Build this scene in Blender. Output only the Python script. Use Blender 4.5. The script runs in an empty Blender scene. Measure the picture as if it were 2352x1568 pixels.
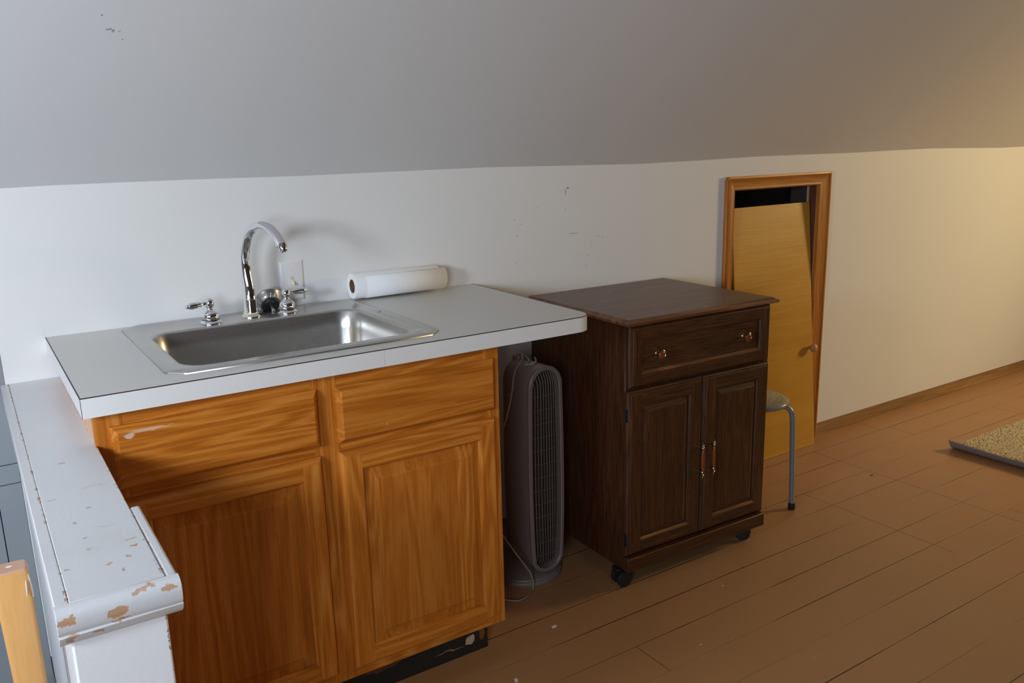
import bpy, bmesh, math, random
from mathutils import Vector, Matrix, Euler
random.seed(7)
PI = math.pi
scene = bpy.context.scene
COL = scene.collection

# ------------------------------------------------------------------ node helpers
class N:
    """small wrapper around one material's node tree"""
    def __init__(s, name):
        s.m = bpy.data.materials.new(name); s.m.use_nodes = True
        s.t = s.m.node_tree; s.t.nodes.clear()
        s.out = s.t.nodes.new('ShaderNodeOutputMaterial')
        s.b = s.t.nodes.new('ShaderNodeBsdfPrincipled')
        s.t.links.new(s.b.outputs[0], s.out.inputs[0])
        s.tc = s.t.nodes.new('ShaderNodeTexCoord')
        s.obj = s.tc.outputs['Object']
    def put(s, sock, v):
        if isinstance(v, bpy.types.NodeSocket): s.t.links.new(v, sock)
        elif isinstance(v, (tuple, list)):
            n = len(sock.default_value); v = tuple(v)
            if len(v) == 3 and n == 4: v = v + (1,)
            sock.default_value = v
        else:
            try: sock.default_value = v
            except TypeError: sock.default_value = (v,) * len(sock.default_value)
    def set(s, **k):
        for a, v in k.items(): s.put(s.b.inputs[a.replace('_', ' ')], v)
    def math(s, op, a, b=None, c=None, clamp=False):
        n = s.t.nodes.new('ShaderNodeMath'); n.operation = op; n.use_clamp = clamp
        for i, v in enumerate((a, b, c)):
            if v is not None: s.put(n.inputs[i], v)
        return n.outputs[0]
    def vmath(s, op, a, b=None):
        n = s.t.nodes.new('ShaderNodeVectorMath'); n.operation = op
        s.put(n.inputs[0], a)
        if b is not None: s.put(n.inputs[1], b)
        return n.outputs['Value'] if op in ('LENGTH', 'DISTANCE', 'DOT_PRODUCT') else n.outputs[0]
    def noise(s, v, scale=5, detail=3, rough=.5, dist=0):
        n = s.t.nodes.new('ShaderNodeTexNoise')
        s.put(n.inputs['Vector'], v); s.put(n.inputs['Scale'], scale); s.put(n.inputs['Detail'], detail)
        s.put(n.inputs['Roughness'], rough); s.put(n.inputs['Distortion'], dist)
        return n.outputs[0]
    def voro(s, v, scale=5):
        n = s.t.nodes.new('ShaderNodeTexVoronoi'); s.put(n.inputs['Vector'], v); s.put(n.inputs['Scale'], scale)
        return n.outputs[0]
    def sep(s, v):
        n = s.t.nodes.new('ShaderNodeSeparateXYZ'); s.put(n.inputs[0], v); return n.outputs
    def comb(s, x, y, z):
        n = s.t.nodes.new('ShaderNodeCombineXYZ')
        for i, v in enumerate((x, y, z)): s.put(n.inputs[i], v)
        return n.outputs[0]
    def mix(s, f, a, b):
        n = s.t.nodes.new('ShaderNodeMix'); n.data_type = 'RGBA'
        s.put(n.inputs[0], f); s.put(n.inputs[6], a); s.put(n.inputs[7], b); return n.outputs[2]
    def ramp(s, f, stops):
        n = s.t.nodes.new('ShaderNodeValToRGB'); r = n.color_ramp
        while len(r.elements) < len(stops): r.elements.new(.5)
        for e, (p, c) in zip(r.elements, stops):
            e.position = p; e.color = (*c, 1) if len(c) == 3 else c
        s.put(n.inputs[0], f); return n.outputs[0]
    def step(s, f, lo, hi):
        n = s.t.nodes.new('ShaderNodeMapRange'); n.interpolation_type = 'SMOOTHSTEP'
        s.put(n.inputs[0], f); s.put(n.inputs[1], lo); s.put(n.inputs[2], hi)
        n.inputs[3].default_value = 0; n.inputs[4].default_value = 1
        return n.outputs[0]
    def bump(s, h, strength=.2, dist=.002):
        n = s.t.nodes.new('ShaderNodeBump'); s.put(n.inputs['Strength'], strength); s.put(n.inputs['Distance'], dist)
        s.put(n.inputs['Height'], h); s.t.links.new(n.outputs[0], s.b.inputs['Normal'])
    def rnd(s):
        n = s.t.nodes.new('ShaderNodeObjectInfo'); return n.outputs['Random']
    def spots(s, v, lst, soft=.25):
        """sum of little elliptical marks at given places; lst: (centre3, radius3, strength)"""
        acc = None
        for c, r, k in lst:
            d = s.vmath('MULTIPLY', s.vmath('SUBTRACT', v, c), tuple((1 / q if q else 0) for q in r))
            m = s.math('MULTIPLY', s.step(s.vmath('LENGTH', d), 1.0, 1.0 - soft), k)
            acc = m if acc is None else s.math('MAXIMUM', acc, m)
        return acc

def lin(r, g, b):
    f = lambda c: (c / 255 / 12.92) if c / 255 <= .04045 else ((c / 255 + .055) / 1.055) ** 2.4
    return (f(r), f(g), f(b))

def simple(name, col, rough=.5, metal=0, spec=.5, var=0, nscale=30, bump=0):
    n = N(name); c = col
    if var or bump:
        f = n.noise(n.obj, nscale, 4, .6)
        if var:
            c = n.mix(f, tuple(q * (1 - var) for q in col), tuple(min(1, q * (1 + var)) for q in col))
        if bump: n.bump(f, bump, .002)
    n.set(Base_Color=c, Roughness=rough, Metallic=metal, Specular_IOR_Level=spec)
    return n.m

def wood(name, dark, mid, light, axis='z', scale=1.0, rough=.4, rings=26, planks=0, plank_axis='x', spec=.4, fine=.32, spots=None, scuff=None, coat=0, var=.9, rc=.26, bl=.36, pores=.22):
    n = N(name)
    off = n.math('MULTIPLY', n.rnd(), 37.0)
    v = n.vmath('ADD', n.obj, n.comb(off, off, off))
    if planks:
        x = n.sep(v)['XYZ'.index(plank_axis.upper())]
        pid = n.math('FLOOR', n.math('DIVIDE', x, planks))
        w = n.t.nodes.new('ShaderNodeTexWhiteNoise'); w.noise_dimensions = '1D'; n.put(w.inputs['W'], pid)
        pr = w.outputs[0]
        sh = n.math('MULTIPLY', pr, 5.0)
        v = n.vmath('ADD', v, n.comb(sh, sh, sh))
    k = {'x': (.10, 1, 1), 'y': (1, .10, 1), 'z': (1, 1, .10)}[axis]
    g = n.vmath('MULTIPLY', v, tuple(q * scale for q in k))
    a = n.noise(g, 5.5, 2, .5, .35)
    ring = n.math('ADD', n.math('MULTIPLY', n.math('SINE', n.math('MULTIPLY', a, rings * 2.0)), .5), .5)
    ring = n.math('POWER', ring, 1.6)
    k2 = {'x': (.025, 1, 1), 'y': (1, .025, 1), 'z': (1, 1, .025)}[axis]
    st = n.noise(n.vmath('MULTIPLY', v, tuple(q * scale for q in k2)), 190, 3, .6)
    st2 = n.noise(n.vmath('MULTIPLY', v, tuple(q * scale for q in k)), 16, 3, .55)
    st = n.step(st, .30, .70)
    f = n.math('ADD', n.math('MULTIPLY', ring, rc), n.math('ADD', n.math('MULTIPLY', st, fine * .6), n.math('MULTIPLY', n.math('ADD', st2, .0), bl)))
    f = n.math('ADD', f, .5 - rc * .35 - fine * .3 - bl * .5)
    c = n.ramp(f, [(.18, dark), (.5, mid), (.85, light)])
    if planks:
        c = n.mix(n.math('MULTIPLY', pr, var), c, n.mix(.5, dark, mid))
    k3 = {'x': (.045, 1, 1), 'y': (1, .045, 1), 'z': (1, 1, .045)}[axis]
    po = n.step(n.noise(n.vmath('MULTIPLY', v, tuple(q * scale for q in k3)), 330, 2, .5), .56, .68)
    c = n.mix(n.math('MULTIPLY', po, pores), c, tuple(q * .38 for q in dark))
    if spots:
        c = n.mix(n.spots(n.obj, spots), c, (.012, .005, .002))
    if scuff:
        d = n.noise(n.obj, 60, 3)
        vv = n.vmath('ADD', n.obj, n.vmath('MULTIPLY', n.comb(d, d, d), (.012, .012, .012)))
        vv = n.vmath('SUBTRACT', vv, (.006, .006, .006))
        c = n.mix(n.spots(vv, scuff, .5), c, lin(222, 200, 185))
    n.set(Base_Color=c, Roughness=n.math('ADD', n.math('MULTIPLY', st, .12), rough - .06), Specular_IOR_Level=spec, Coat_Weight=coat, Coat_Roughness=.25)
    n.bump(st, .08, .001)
    return n.m

# ------------------------------------------------------------------ mesh helpers
class MB:
    def __init__(s): s.v = []; s.f = []; s.mi = []; s.xf = Matrix()
    def add(s, vs, fs, m=0):
        b = len(s.v); s.v += [tuple(s.xf @ Vector(p)) for p in vs]
        for f in fs: s.f.append([b + i for i in f]); s.mi.append(m)
    def box(s, x0, x1, y0, y1, z0, z1, m=0):
        x0, x1 = min(x0, x1), max(x0, x1); y0, y1 = min(y0, y1), max(y0, y1); z0, z1 = min(z0, z1), max(z0, z1)
        s.add([(x0,y0,z0),(x1,y0,z0),(x1,y1,z0),(x0,y1,z0),(x0,y0,z1),(x1,y0,z1),(x1,y1,z1),(x0,y1,z1)],
              [(0,3,2,1),(4,5,6,7),(0,1,5,4),(1,2,6,5),(2,3,7,6),(3,0,4,7)], m)
    def rings(s, rings, closed=True, cap0=False, cap1=False, m=0):
        n = len(rings[0]); vs = [p for r in rings for p in r]; fs = []
        for i in range(len(rings) - 1):
            for j in range(n if closed else n - 1):
                k = (j + 1) % n
                fs.append((i*n+j, i*n+k, (i+1)*n+k, (i+1)*n+j))
        side = isinstance(m, (list, tuple)); ms = [m[(i % n) % len(m)] if side else m for i in range(len(fs))]; k0 = len(s.mi)
        if cap0: fs.append(tuple(range(n))[::-1])
        if cap1: fs.append(tuple((len(rings)-1)*n + j for j in range(n)))
        s.add(vs, fs, m[1] if side else m)
        if side: s.mi[k0:k0 + len(ms)] = ms
    def prism(s, pts, axis, a0, a1, m=0):
        """2-D outline extruded along axis; pts are the two remaining coordinates in xyz order"""
        mk = {'x': lambda p, a: (a, p[0], p[1]), 'y': lambda p, a: (p[0], a, p[1]), 'z': lambda p, a: (p[0], p[1], a)}[axis]
        s.rings([[mk(p, a0) for p in pts], [mk(p, a1) for p in pts]], True, True, True, m)
    def lathe(s, prof, c=(0,0,0), rot=None, seg=32, m=0, cap0=False, cap1=False):
        R = rot or Matrix.Identity(3); c = Vector(c); rs = []
        for r, z in prof:
            rs.append([tuple(c + R @ Vector((r*math.cos(2*PI*j/seg), r*math.sin(2*PI*j/seg), z))) for j in range(seg)])
        s.rings(rs, True, cap0, cap1, m)
    def tube(s, pts, r, seg=12, m=0, caps=True, flat=None):
        """round tube along pts; r a number or list; flat=(side, up) scales of the section"""
        pts = [Vector(p) for p in pts]; n = len(pts)
        rr = r if isinstance(r, (list, tuple)) else [r] * n
        up = None; rs = []
        for i, p in enumerate(pts):
            t = (pts[min(i+1, n-1)] - pts[max(i-1, 0)]).normalized()
            if up is None:
                a = Vector((0,0,1)) if abs(t.z) < .9 else Vector((1,0,0))
                up = (a - t * a.dot(t)).normalized()
            else: up = (up - t * up.dot(t)).normalized()
            sd = t.cross(up); fx, fy = flat[i] if flat else (1, 1)
            rs.append([tuple(p + sd * (rr[i]*fx*math.cos(2*PI*j/seg)) + up * (rr[i]*fy*math.sin(2*PI*j/seg))) for j in range(seg)])
        s.rings(rs, True, caps, caps, m)
    def sphere(s, c, r, seg=20, m=0):
        if not isinstance(r, (tuple, list)): r = (r, r, r)
        rs = []
        for i in range(1, seg // 2):
            a = PI * i / (seg // 2)
            rs.append([(c[0]+r[0]*math.sin(a)*math.cos(2*PI*j/seg), c[1]+r[1]*math.sin(a)*math.sin(2*PI*j/seg), c[2]-r[2]*math.cos(a)) for j in range(seg)])
        s.rings(rs, True, True, True, m)
    def build(s, name, mats, parent=None, bevel=0, seg=2, smooth=38, loc=None):
        me = bpy.data.meshes.new(name); me.from_pydata(s.v, [], s.f)
        mats = mats if isinstance(mats, (list, tuple)) else [mats]
        for m in mats: me.materials.append(m)
        for p, i in zip(me.polygons, s.mi): p.material_index = i
        bm = bmesh.new(); bm.from_mesh(me)
        bmesh.ops.recalc_face_normals(bm, faces=bm.faces); bm.to_mesh(me); bm.free()
        o = bpy.data.objects.new(name, me); COL.objects.link(o)
        if parent is not None: o.parent = parent
        if loc: o.location = loc
        if smooth:
            for p in me.polygons: p.use_smooth = True
            me.set_sharp_from_angle(angle=math.radians(smooth))
        if bevel:
            b = o.modifiers.new('bevel', 'BEVEL'); b.width = bevel; b.segments = seg
            b.limit_method = 'ANGLE'; b.angle_limit = math.radians(40); b.harden_normals = False
        return o

def tag(o, label, cat, group=None):
    o['label'] = label; o['category'] = cat
    if group: o['group'] = group
    return o
def thing(name, label, cat, loc=(0,0,0), rz=0, group=None):
    o = bpy.data.objects.new(name, None); COL.objects.link(o)
    o.empty_display_size = .05; o.location = loc; o.rotation_euler = (0, 0, rz)
    return tag(o, label, cat, group)
def struct(o): o['kind'] = 'structure'; return o
def M3(x, y, z):
    """rotation matrix whose columns are the given axes"""
    return Matrix((x, y, z)).transposed()
def axis_rot(d):
    d = Vector(d).normalized(); a = Vector((0,0,1)) if abs(d.z) < .95 else Vector((1,0,0))
    x = a.cross(d).normalized(); return M3(x, d.cross(x), d)
def rrect(x0, x1, y0, y1, r, k=6, linear=False):
    """rounded (or chamfered) rectangle, counter-clockwise, 4*(k+1) points"""
    P = []
    for cx, cy, a0 in ((x1-r, y1-r, 0), (x0+r, y1-r, PI/2), (x0+r, y0+r, PI), (x1-r, y0+r, 1.5*PI)):
        for i in range(k + 1):
            if linear:
                t = i / k; p0 = (cx + r*math.cos(a0), cy + r*math.sin(a0)); p1 = (cx + r*math.cos(a0+PI/2), cy + r*math.sin(a0+PI/2))
                P.append((p0[0]*(1-t)+p1[0]*t, p0[1]*(1-t)+p1[1]*t))
            else:
                a = a0 + PI/2*i/k; P.append((cx + r*math.cos(a), cy + r*math.sin(a)))
    return P

# ------------------------------------------------------------------ materials
def wall_mat(name, col, marks=None, bump=.05):
    n = N(name)
    a = n.noise(n.obj, 2.2, 3, .55); b = n.noise(n.obj, 160, 3, .6)
    c = n.mix(a, tuple(q * .965 for q in col), col)
    if marks: c = n.mix(n.spots(n.obj, marks, .5), c, lin(96, 78, 62))
    n.set(Base_Color=c, Roughness=.62, Specular_IOR_Level=.3)
    n.bump(n.math('ADD', n.math('MULTIPLY', a, 1.2), n.math('MULTIPLY', b, .12)), bump, .01)
    return n.m
wm = [(1.406,1.127),(1.404,1.11),(1.433,1.092),(1.425,1.073),(1.414,1.055),(1.616,1.129),(1.5,1.146),(1.761,1.029),(1.78,1.023),(1.729,1.01),(1.688,.964),(1.713,.965),(1.77,.942),(1.766,.93),(1.705,.927),(1.408,.965)]
marks = [((x,0,z),(.0022 + .0012*((i*7)%3)/2,.5,.003),.2 + .4*((i*37) % 10)/10) for i,(x,z) in enumerate(wm)]
marks += [((1.627,0,1.203),(.006,.5,.004),.8), ((1.617,0,1.19),(.003,.5,.018),.4), ((1.65,0,1.046),(.028,.5,.0025),.35)]
WALL = wall_mat('wall_paint', (.80, .79, .77), marks)
cm = [(c, (.0022 if i in (0, 6) else .004, .5, .0018), (.8, .6, .7, .7, .5, .35, .5)[i]) for i, c in enumerate([(0.1632, -0.3873, 1.6287), (0.1738, -0.3608, 1.6048), (0.1795, -0.3619, 1.6058), (0.1854, -0.3597, 1.6038), (0.1847, -0.3571, 1.6015), (0.1971, -0.3585, 1.6028), (0.2038, -0.3427, 1.5885)])]
CEIL = wall_mat('ceiling_paint', (.70, .695, .69), cm)
PLAIN = wall_mat('plain_wall_paint', (.22, .20, .18))

def floor_mat():
    n = N('painted_floorboards'); x, y, z = n.sep(n.obj)
    wob = n.math('MULTIPLY', n.math('SUBTRACT', n.noise(n.comb(n.math('MULTIPLY', x, 1.5), n.math('MULTIPLY', y, 8), 0), 1, 2), .5), .004)
    d = n.math('PINGPONG', n.math('ADD', n.math('ADD', y, 6.625), wob), .06625)
    stren = n.step(n.noise(n.comb(n.math('MULTIPLY', x, 1.4), n.math('MULTIPLY', y, 7.5), 3.3), 1.0, 3, .6), .36, .62)
    wid = n.math('ADD', n.math('MULTIPLY', stren, .0014), .0008)
    seam = n.math('MULTIPLY', n.step(d, wid, n.math('MULTIPLY', wid, .4)), n.math('ADD', n.math('MULTIPLY', stren, .75), .2))
    for x0, ya, yb in ((2.868,-1.02,-.13),(2.462,-1.0,-.40),(3.36,-.1325,-.0),(3.42,-.265,-.1325),(4.1,-.5,-.265),(2.95,-1.06,-.928),(1.25,-.928,-.795),(3.3,-1.32,-1.06),(1.0,-1.59,-1.325),(2.3,-1.7,-1.46)):
        dx = n.math('ABSOLUTE', n.math('SUBTRACT', n.math('ADD', x, n.math('MULTIPLY', wob, 1.0)), x0))
        dy = n.math('ABSOLUTE', n.math('SUBTRACT', y, (ya + yb) / 2))
        s_ = n.math('MULTIPLY', n.step(dx, .0018, .0007), n.step(dy, abs(yb - ya) / 2 + .002, abs(yb - ya) / 2 - .004))
        seam = n.math('MAXIMUM', seam, n.math('MULTIPLY', s_, .75))
    bid = n.math('FLOOR', n.math('DIVIDE', y, .1325))
    w = n.t.nodes.new('ShaderNodeTexWhiteNoise'); w.noise_dimensions = '1D'; n.put(w.inputs['W'], bid)
    a = n.noise(n.obj, 1.6, 4, .6); b = n.noise(n.vmath('MULTIPLY', n.obj, (1, 6, 1)), 9, 4, .6)
    base = n.mix(a, lin(160, 117, 78), lin(178, 132, 88))
    base = n.mix(n.math('MULTIPLY', w.outputs[0], .22), base, lin(152, 108, 64))
    base = n.mix(n.step(b, .62, .8), base, lin(184, 136, 92))
    base = n.mix(n.math('MULTIPLY', n.step(n.noise(n.obj, 120, 2), .73, .78), .25), base, lin(190, 165, 140))
    base = n.mix(seam, base, lin(30, 17, 10))
    n.set(Base_Color=base, Roughness=n.math('ADD', n.math('MULTIPLY', b, .2), .36), Specular_IOR_Level=.4)
    n.bump(n.math('ADD', n.math('MULTIPLY', seam, -1.0), n.math('MULTIPLY', n.noise(n.obj, 5, 3), .25)), .5, .003)
    return n.m
FLOOR = floor_mat()

OD, OM, OL = lin(150, 78, 18), lin(196, 116, 36), lin(216, 146, 66)
knots = lambda l: [((x, 0, z), (rx, .5, rz), .9) for x, z, rx, rz in l]
OAK_V = wood('honey_oak_upright', OD, OM, OL, 'z', 1.5, .36, 44, coat=.08)
OAK_H = wood('honey_oak_level', OD, OM, OL, 'x', 1.5, .36, 44, coat=.08)
OAK_DR = wood('honey_oak_drawer_left', OD, OM, OL, 'x', 1.2, .34, 48, coat=.1, spots=knots([(.432,.812,.004,.0025),(.425,.81,.003,.0015)]),
              scuff=[((.115,-.65,.831),(.05,.03,.0022),.6), ((.075,-.65,.824),(.012,.03,.006),.75), ((.1,-.65,.8285),(.03,.03,.003),.5)])
OAK_DR2 = wood('honey_oak_drawer_right', OD, OM, OL, 'x', 1.2, .36, 48, planks=.037, plank_axis='z', coat=.05, var=.35,
               scuff=[((.615,-.65,.737),(.0013,.03,.006),.9)])
OAK_P = wood('honey_oak_glued_panel', OD, OM, OL, 'z', 1.2, .4, 48, planks=.072, plank_axis='x', coat=.04, var=.55,
             spots=knots([(.677,.513,.004,.0025),(.69,.47,.003,.007),(.735,.36,.002,.004)]))
OAK_FIN = wood('cabinet_side_veneer', lin(190,130,90), lin(214,164,128), lin(226,184,150), 'z', 1.0, .5, 10)

WD, WM_, WL = lin(43, 24, 13), lin(69, 40, 21), lin(96, 58, 32)
WAL_V = wood('dark_walnut_upright', WD, WM_, WL, 'z', 2.0, .42, 30, fine=.6, rc=.12, bl=.25, pores=.7)
WAL_H = wood('dark_walnut_level', WD, WM_, WL, 'x', 2.0, .42, 30, fine=.6, rc=.12, bl=.25, pores=.7)
WAL_T = wood('dark_walnut_top', lin(86,58,42), lin(98,68,50), lin(112,80,60), 'x', 1.5, .36, 8, fine=.4, spec=.5, rc=.06, bl=.2, pores=.15)
WAL_EDGE = wood('highlight_walnut_edge', lin(70,40,22), lin(112,72,42), lin(150,112,76), 'x', 2.0, .35, 14)  # paler walnut, paints the highlights along the cart's edges
PINE = wood('stained_pine_trim', lin(150, 86, 26), lin(180, 112, 40), lin(196, 132, 58), 'z', 1.6, .42, 30, rc=.2, bl=.3, pores=.25)
PINE_H = wood('stained_pine_head_trim', lin(150, 86, 26), lin(180, 112, 40), lin(196, 132, 58), 'x', 1.6, .42, 30, rc=.2, bl=.3, pores=.25)
PLY = wood('birch_plywood', lin(180, 128, 40), lin(198, 146, 52), lin(210, 162, 72), 'x', .7, .4, 6, fine=.12, rc=.18, bl=.3, pores=.06)
MAPLE = wood('pale_orange_maple', lin(205, 148, 86), lin(222, 168, 104), lin(232, 184, 124), 'z', .9, .4, 5, fine=.15, rc=.12, bl=.25, pores=.05,
             spots=knots([(.004,-.06,.002,.003),(-.004,-.10,.0015,.002)]))
JAMB = wood('red_brown_jamb', lin(70,38,24), lin(92,52,34), lin(110,66,44), 'z', 1.5, .5, 8)
SOLE = wood('dirty_sole_plate', lin(112,84,52), lin(168,128,80), lin(196,164,118), 'x', .8, .7, 6, rc=.35, bl=.5, pores=.1)

LAM = simple('laminate_top_dimmed', (.60, .585, .555), .33, 0, .5, .025, 220)  # worktop laminate, dimmed to paint in the weaker light from above
LAM_E = simple('laminate_edge_lit', (.80, .795, .78), .38, 0, .5, .01, 80)  # same laminate, brightened to paint in the light on the front edge
KRAFT = simple('laminate_dark_line', lin(58, 32, 26), .5)
CHROME = simple('chrome', (.82, .83, .85), .06, 1, .5, .04, 40)
def steel():
    n = N('brushed_stainless')
    v = n.vmath('MULTIPLY', n.obj, (1, 14, 14))
    a = n.noise(v, 60, 3, .6); g = n.noise(n.obj, 9, 3)
    c = n.mix(g, (.47, .452, .425), (.57, .557, .535))
    sp = n.step(n.voro(n.obj, 26), .055, .03)
    c = n.mix(n.math('MULTIPLY', sp, .55), c, (.80, .80, .78))
    n.set(Base_Color=c, Metallic=.92, Roughness=n.math('ADD', n.math('MULTIPLY', a, .10), .24))
    return n.m
STEEL = steel()
RUBBER = simple('black_rubber', (.012, .012, .013), .45)
BLACK = simple('black_plastic', (.015, .015, .016), .4)
GASKET = simple('yellowed_gasket', lin(205, 196, 160), .6)
IVORY = simple('ivory_switch', lin(226, 220, 204), .35)
SWITCH = simple('white_switch_plate', (.78, .78, .77), .35)
def paper_mat():
    n = N('paper_towel'); u = n.vmath('MULTIPLY', n.obj, (1, 1, 1))
    q = n.voro(u, 150)
    n.set(Base_Color=(.88, .88, .87), Roughness=.9, Specular_IOR_Level=.1, Sheen_Weight=.2); n.bump(q, .12, .001); return n.m
PAPER = paper_mat()
CARD = simple('cardboard_core', lin(122, 92, 72), .9, 0, .2, .1, 60)
FAN = simple('grey_fan_plastic', lin(122, 112, 106), .42, 0, .5, .05, 20)
FAN_D = simple('fan_inner_dark', lin(50, 42, 36), .6)
CORD = simple('grey_cord', lin(150, 144, 120), .5)
BRASS = simple('aged_brass', lin(170, 160, 125), .22, 1, .5, .15, 200)
CERAM = simple('brown_ceramic', lin(124, 58, 26), .3)
STOOLM = simple('grey_enamel_tube', lin(142, 150, 160), .3, .25)
PANEL = None
def panel_mat():
    n = N('grey_blue_panelling')
    a = n.noise(n.obj, 3, 3); n.set(Base_Color=n.mix(a, lin(132, 138, 142), lin(148, 154, 158)), Roughness=.5, Specular_IOR_Level=.35)
    return n.m
PANEL = panel_mat()

def chipped(name, chips, nail=True, edge=None, col=(.66, .665, .68)):
    """white gloss paint over wood, chipped where old wood shows (chips: centre, radii, strength)"""
    n = N(name); d1 = n.noise(n.obj, 55, 4, .65); d2 = n.noise(n.vmath('ADD', n.obj, (3, 7, 1)), 55, 4, .65); d3 = n.noise(n.vmath('ADD', n.obj, (9, 2, 5)), 55, 4, .65)
    v = n.vmath('ADD', n.obj, n.vmath('MULTIPLY', n.vmath('SUBTRACT', n.comb(d1, d2, d3), (.5, .5, .5)), (.022, .022, .022)))
    m = n.spots(v, chips, .12)
    fl = n.math('MULTIPLY', n.step(n.noise(n.obj, 95, 2, .5), .765, .785), n.step(n.noise(n.obj, 9, 2), .5, .6))
    m = n.math('MAXIMUM', m, n.math('MULTIPLY', fl, .75))
    if edge:
        x, y, z = n.sep(n.obj)
        for ax, c, w, th in edge:
            dd = n.math('ABSOLUTE', n.math('SUBTRACT', (x, y, z)[ax], c))
            e = n.math('MULTIPLY', n.step(dd, w, w * .5), n.step(n.noise(n.vmath('ADD', n.obj, (1.7, 3.1, 5.3)), 60, 3, .7), th, th + .02))
            m = n.math('MAXIMUM', m, n.math('MULTIPLY', e, .9))
    dirt = n.math('MULTIPLY', n.step(n.noise(n.obj, 6, 4, .6), .55, .75), .10)
    base = n.mix(dirt, col, lin(170, 150, 122))
    wd = n.mix(n.noise(n.vmath('MULTIPLY', n.obj, (30, 30, 120)), 1.5, 3), lin(172, 122, 86), lin(210, 172, 138))
    n.set(Base_Color=n.mix(m, base, wd), Roughness=n.math('ADD', n.math('MULTIPLY', m, .4), .34), Specular_IOR_Level=.45)
    h = n.math('ADD', n.math('MULTIPLY', n.noise(n.vmath('MULTIPLY', n.obj, (1, .35, 1)), 120, 3, .6), .35), n.math('MULTIPLY', m, -.8))
    n.bump(h, .35, .002)
    return n.m
CAPW = chipped('chipped_white_cap', [((-.047,-.692,.81),(.0065,.0035,.02),.8), ((-.014,-.846,.81),(.022,.0022,.02),.35), ((-.080,-.873,.81),(.007,.0025,.02),.8), ((-.035,-.94,.81),(.005,.003,.02),.7),
               ((.000,-1.10,.81),(.008,.003,.02),.6), ((-.054,-1.057,.81),(.003,.003,.02),.8), ((.002,-1.125,.81),(.005,.005,.02),.95), ((-.012,-1.155,.81),(.003,.005,.02),.9), ((-.036,-1.165,.81),(.006,.003,.02),.6),
               ((-.055,-1.10,.81),(.004,.002,.02),.5), ((-.025,-1.195,.81),(.003,.004,.02),.9), ((-.06,-.99,.81),(.002,.006,.02),.7), ((-.022,-1.03,.81),(.02,.0012,.02),.55), ((-.085,-1.15,.81),(.002,.002,.02),.9)],
               edge=[(0, .019, .004, .58), (0, -.0965, .003, .56)])
FRONTW = chipped('chipped_white_cap_front', [((-.045,-1.268,.789),(.016,.03,.009),1), ((-.101,-1.268,.796),(.010,.03,.0045),1), ((.017,-1.268,.803),(.010,.03,.0028),1),
               ((-.07,-1.268,.770),(.007,.03,.003),1), ((-.098,-1.268,.772),(.008,.03,.003),.9), ((-.10,-1.268,.766),(.005,.03,.006),.9), ((-.02,-1.268,.806),(.006,.03,.003),.9),
               ((-.008,-1.268,.807),(.012,.03,.002),.8), ((-.04,-1.268,.776),(.014,.03,.0016),.9)])
POSTW = chipped('worn_front_lit_white_post', [((-.096,-1.25,.62),(.004,.03,.02),.5)], edge=[(0, .014, .003, .57)], col=(.84, .845, .86))  # whiter than the cap: light on the front face is in the colour
SEATM = None
def seat_mat():
    n = N('printed_grey_seat'); x, y, z = n.sep(n.obj)
    r = n.vmath('LENGTH', n.comb(x, y, 0)); zz = n.math('PINGPONG', n.math('ADD', n.math('MULTIPLY', x, .7), n.math('MULTIPLY', y, .4)), .007)
    band = None
    for r0, amp in ((.085, 1.0), (.062, 1.0), (.100, .7)):
        m = n.step(n.math('ABSOLUTE', n.math('SUBTRACT', r, n.math('ADD', n.math('MULTIPLY', zz, 1.3), r0))), .003, .0015)
        m = n.math('MULTIPLY', m, n.step(n.noise(n.obj, 16, 2), .42, .5)); band = m if band is None else n.math('MAXIMUM', band, m)
    top = n.step(z, .424, .426)
    band = n.math('MULTIPLY', n.math('MULTIPLY', band, .75), top)
    n.set(Base_Color=n.mix(band, lin(138, 134, 120), lin(44, 38, 32)), Roughness=.28, Specular_IOR_Level=.5); return n.m
SEATM = seat_mat()
RUGB = simple('rug_backing', lin(150, 138, 136), .9, 0, .2, .12, 300)
RUGP = simple('rug_pile', lin(214, 194, 152), .95, 0, .1, .12, 60)
def toe_mat():
    n = N('scuffed_black_kick'); d = n.noise(n.obj, 40, 3)
    v = n.vmath('ADD', n.obj, n.vmath('MULTIPLY', n.vmath('SUBTRACT', n.comb(d, d, d), (.5,.5,.5)), (.02,.02,.02)))
    m1 = n.spots(v, [((.862,-.556,.040),(.016,.05,.014),1), ((.80,-.556,.03),(.05,.05,.002),.4)], .2)
    m2 = n.spots(v, [((.900,-.556,.048),(.011,.05,.022),1), ((.60,-.556,.055),(.06,.05,.008),.5)], .3)
    c = n.mix(m2, (.012, .014, .014), lin(120, 70, 34)); c = n.mix(m1, c, lin(190, 165, 140))
    n.set(Base_Color=c, Roughness=.5); return n.m
TOE = toe_mat()

# ------------------------------------------------------------------ room shell
XL, XR, YF = -1.5, 6.0, -4.7
KZ, SL = 1.28, math.tan(math.radians(42))
FZ = 2.35
# floor with the stair opening left of the half wall
b = MB()
b.box(-.1, XR, YF, 0.9, -.06, 0)
b.box(XL, -.1, YF, -1.25, -.06, 0)
struct(b.build('floor', FLOOR, smooth=0))
b = MB(); b.box(XL, -.1, -1.25, .05, -1.26, -1.2); b.box(XL, -.1, -1.31, -1.25, -1.2, -.06)
struct(b.build('floor_landing', PANEL, smooth=0))
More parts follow.
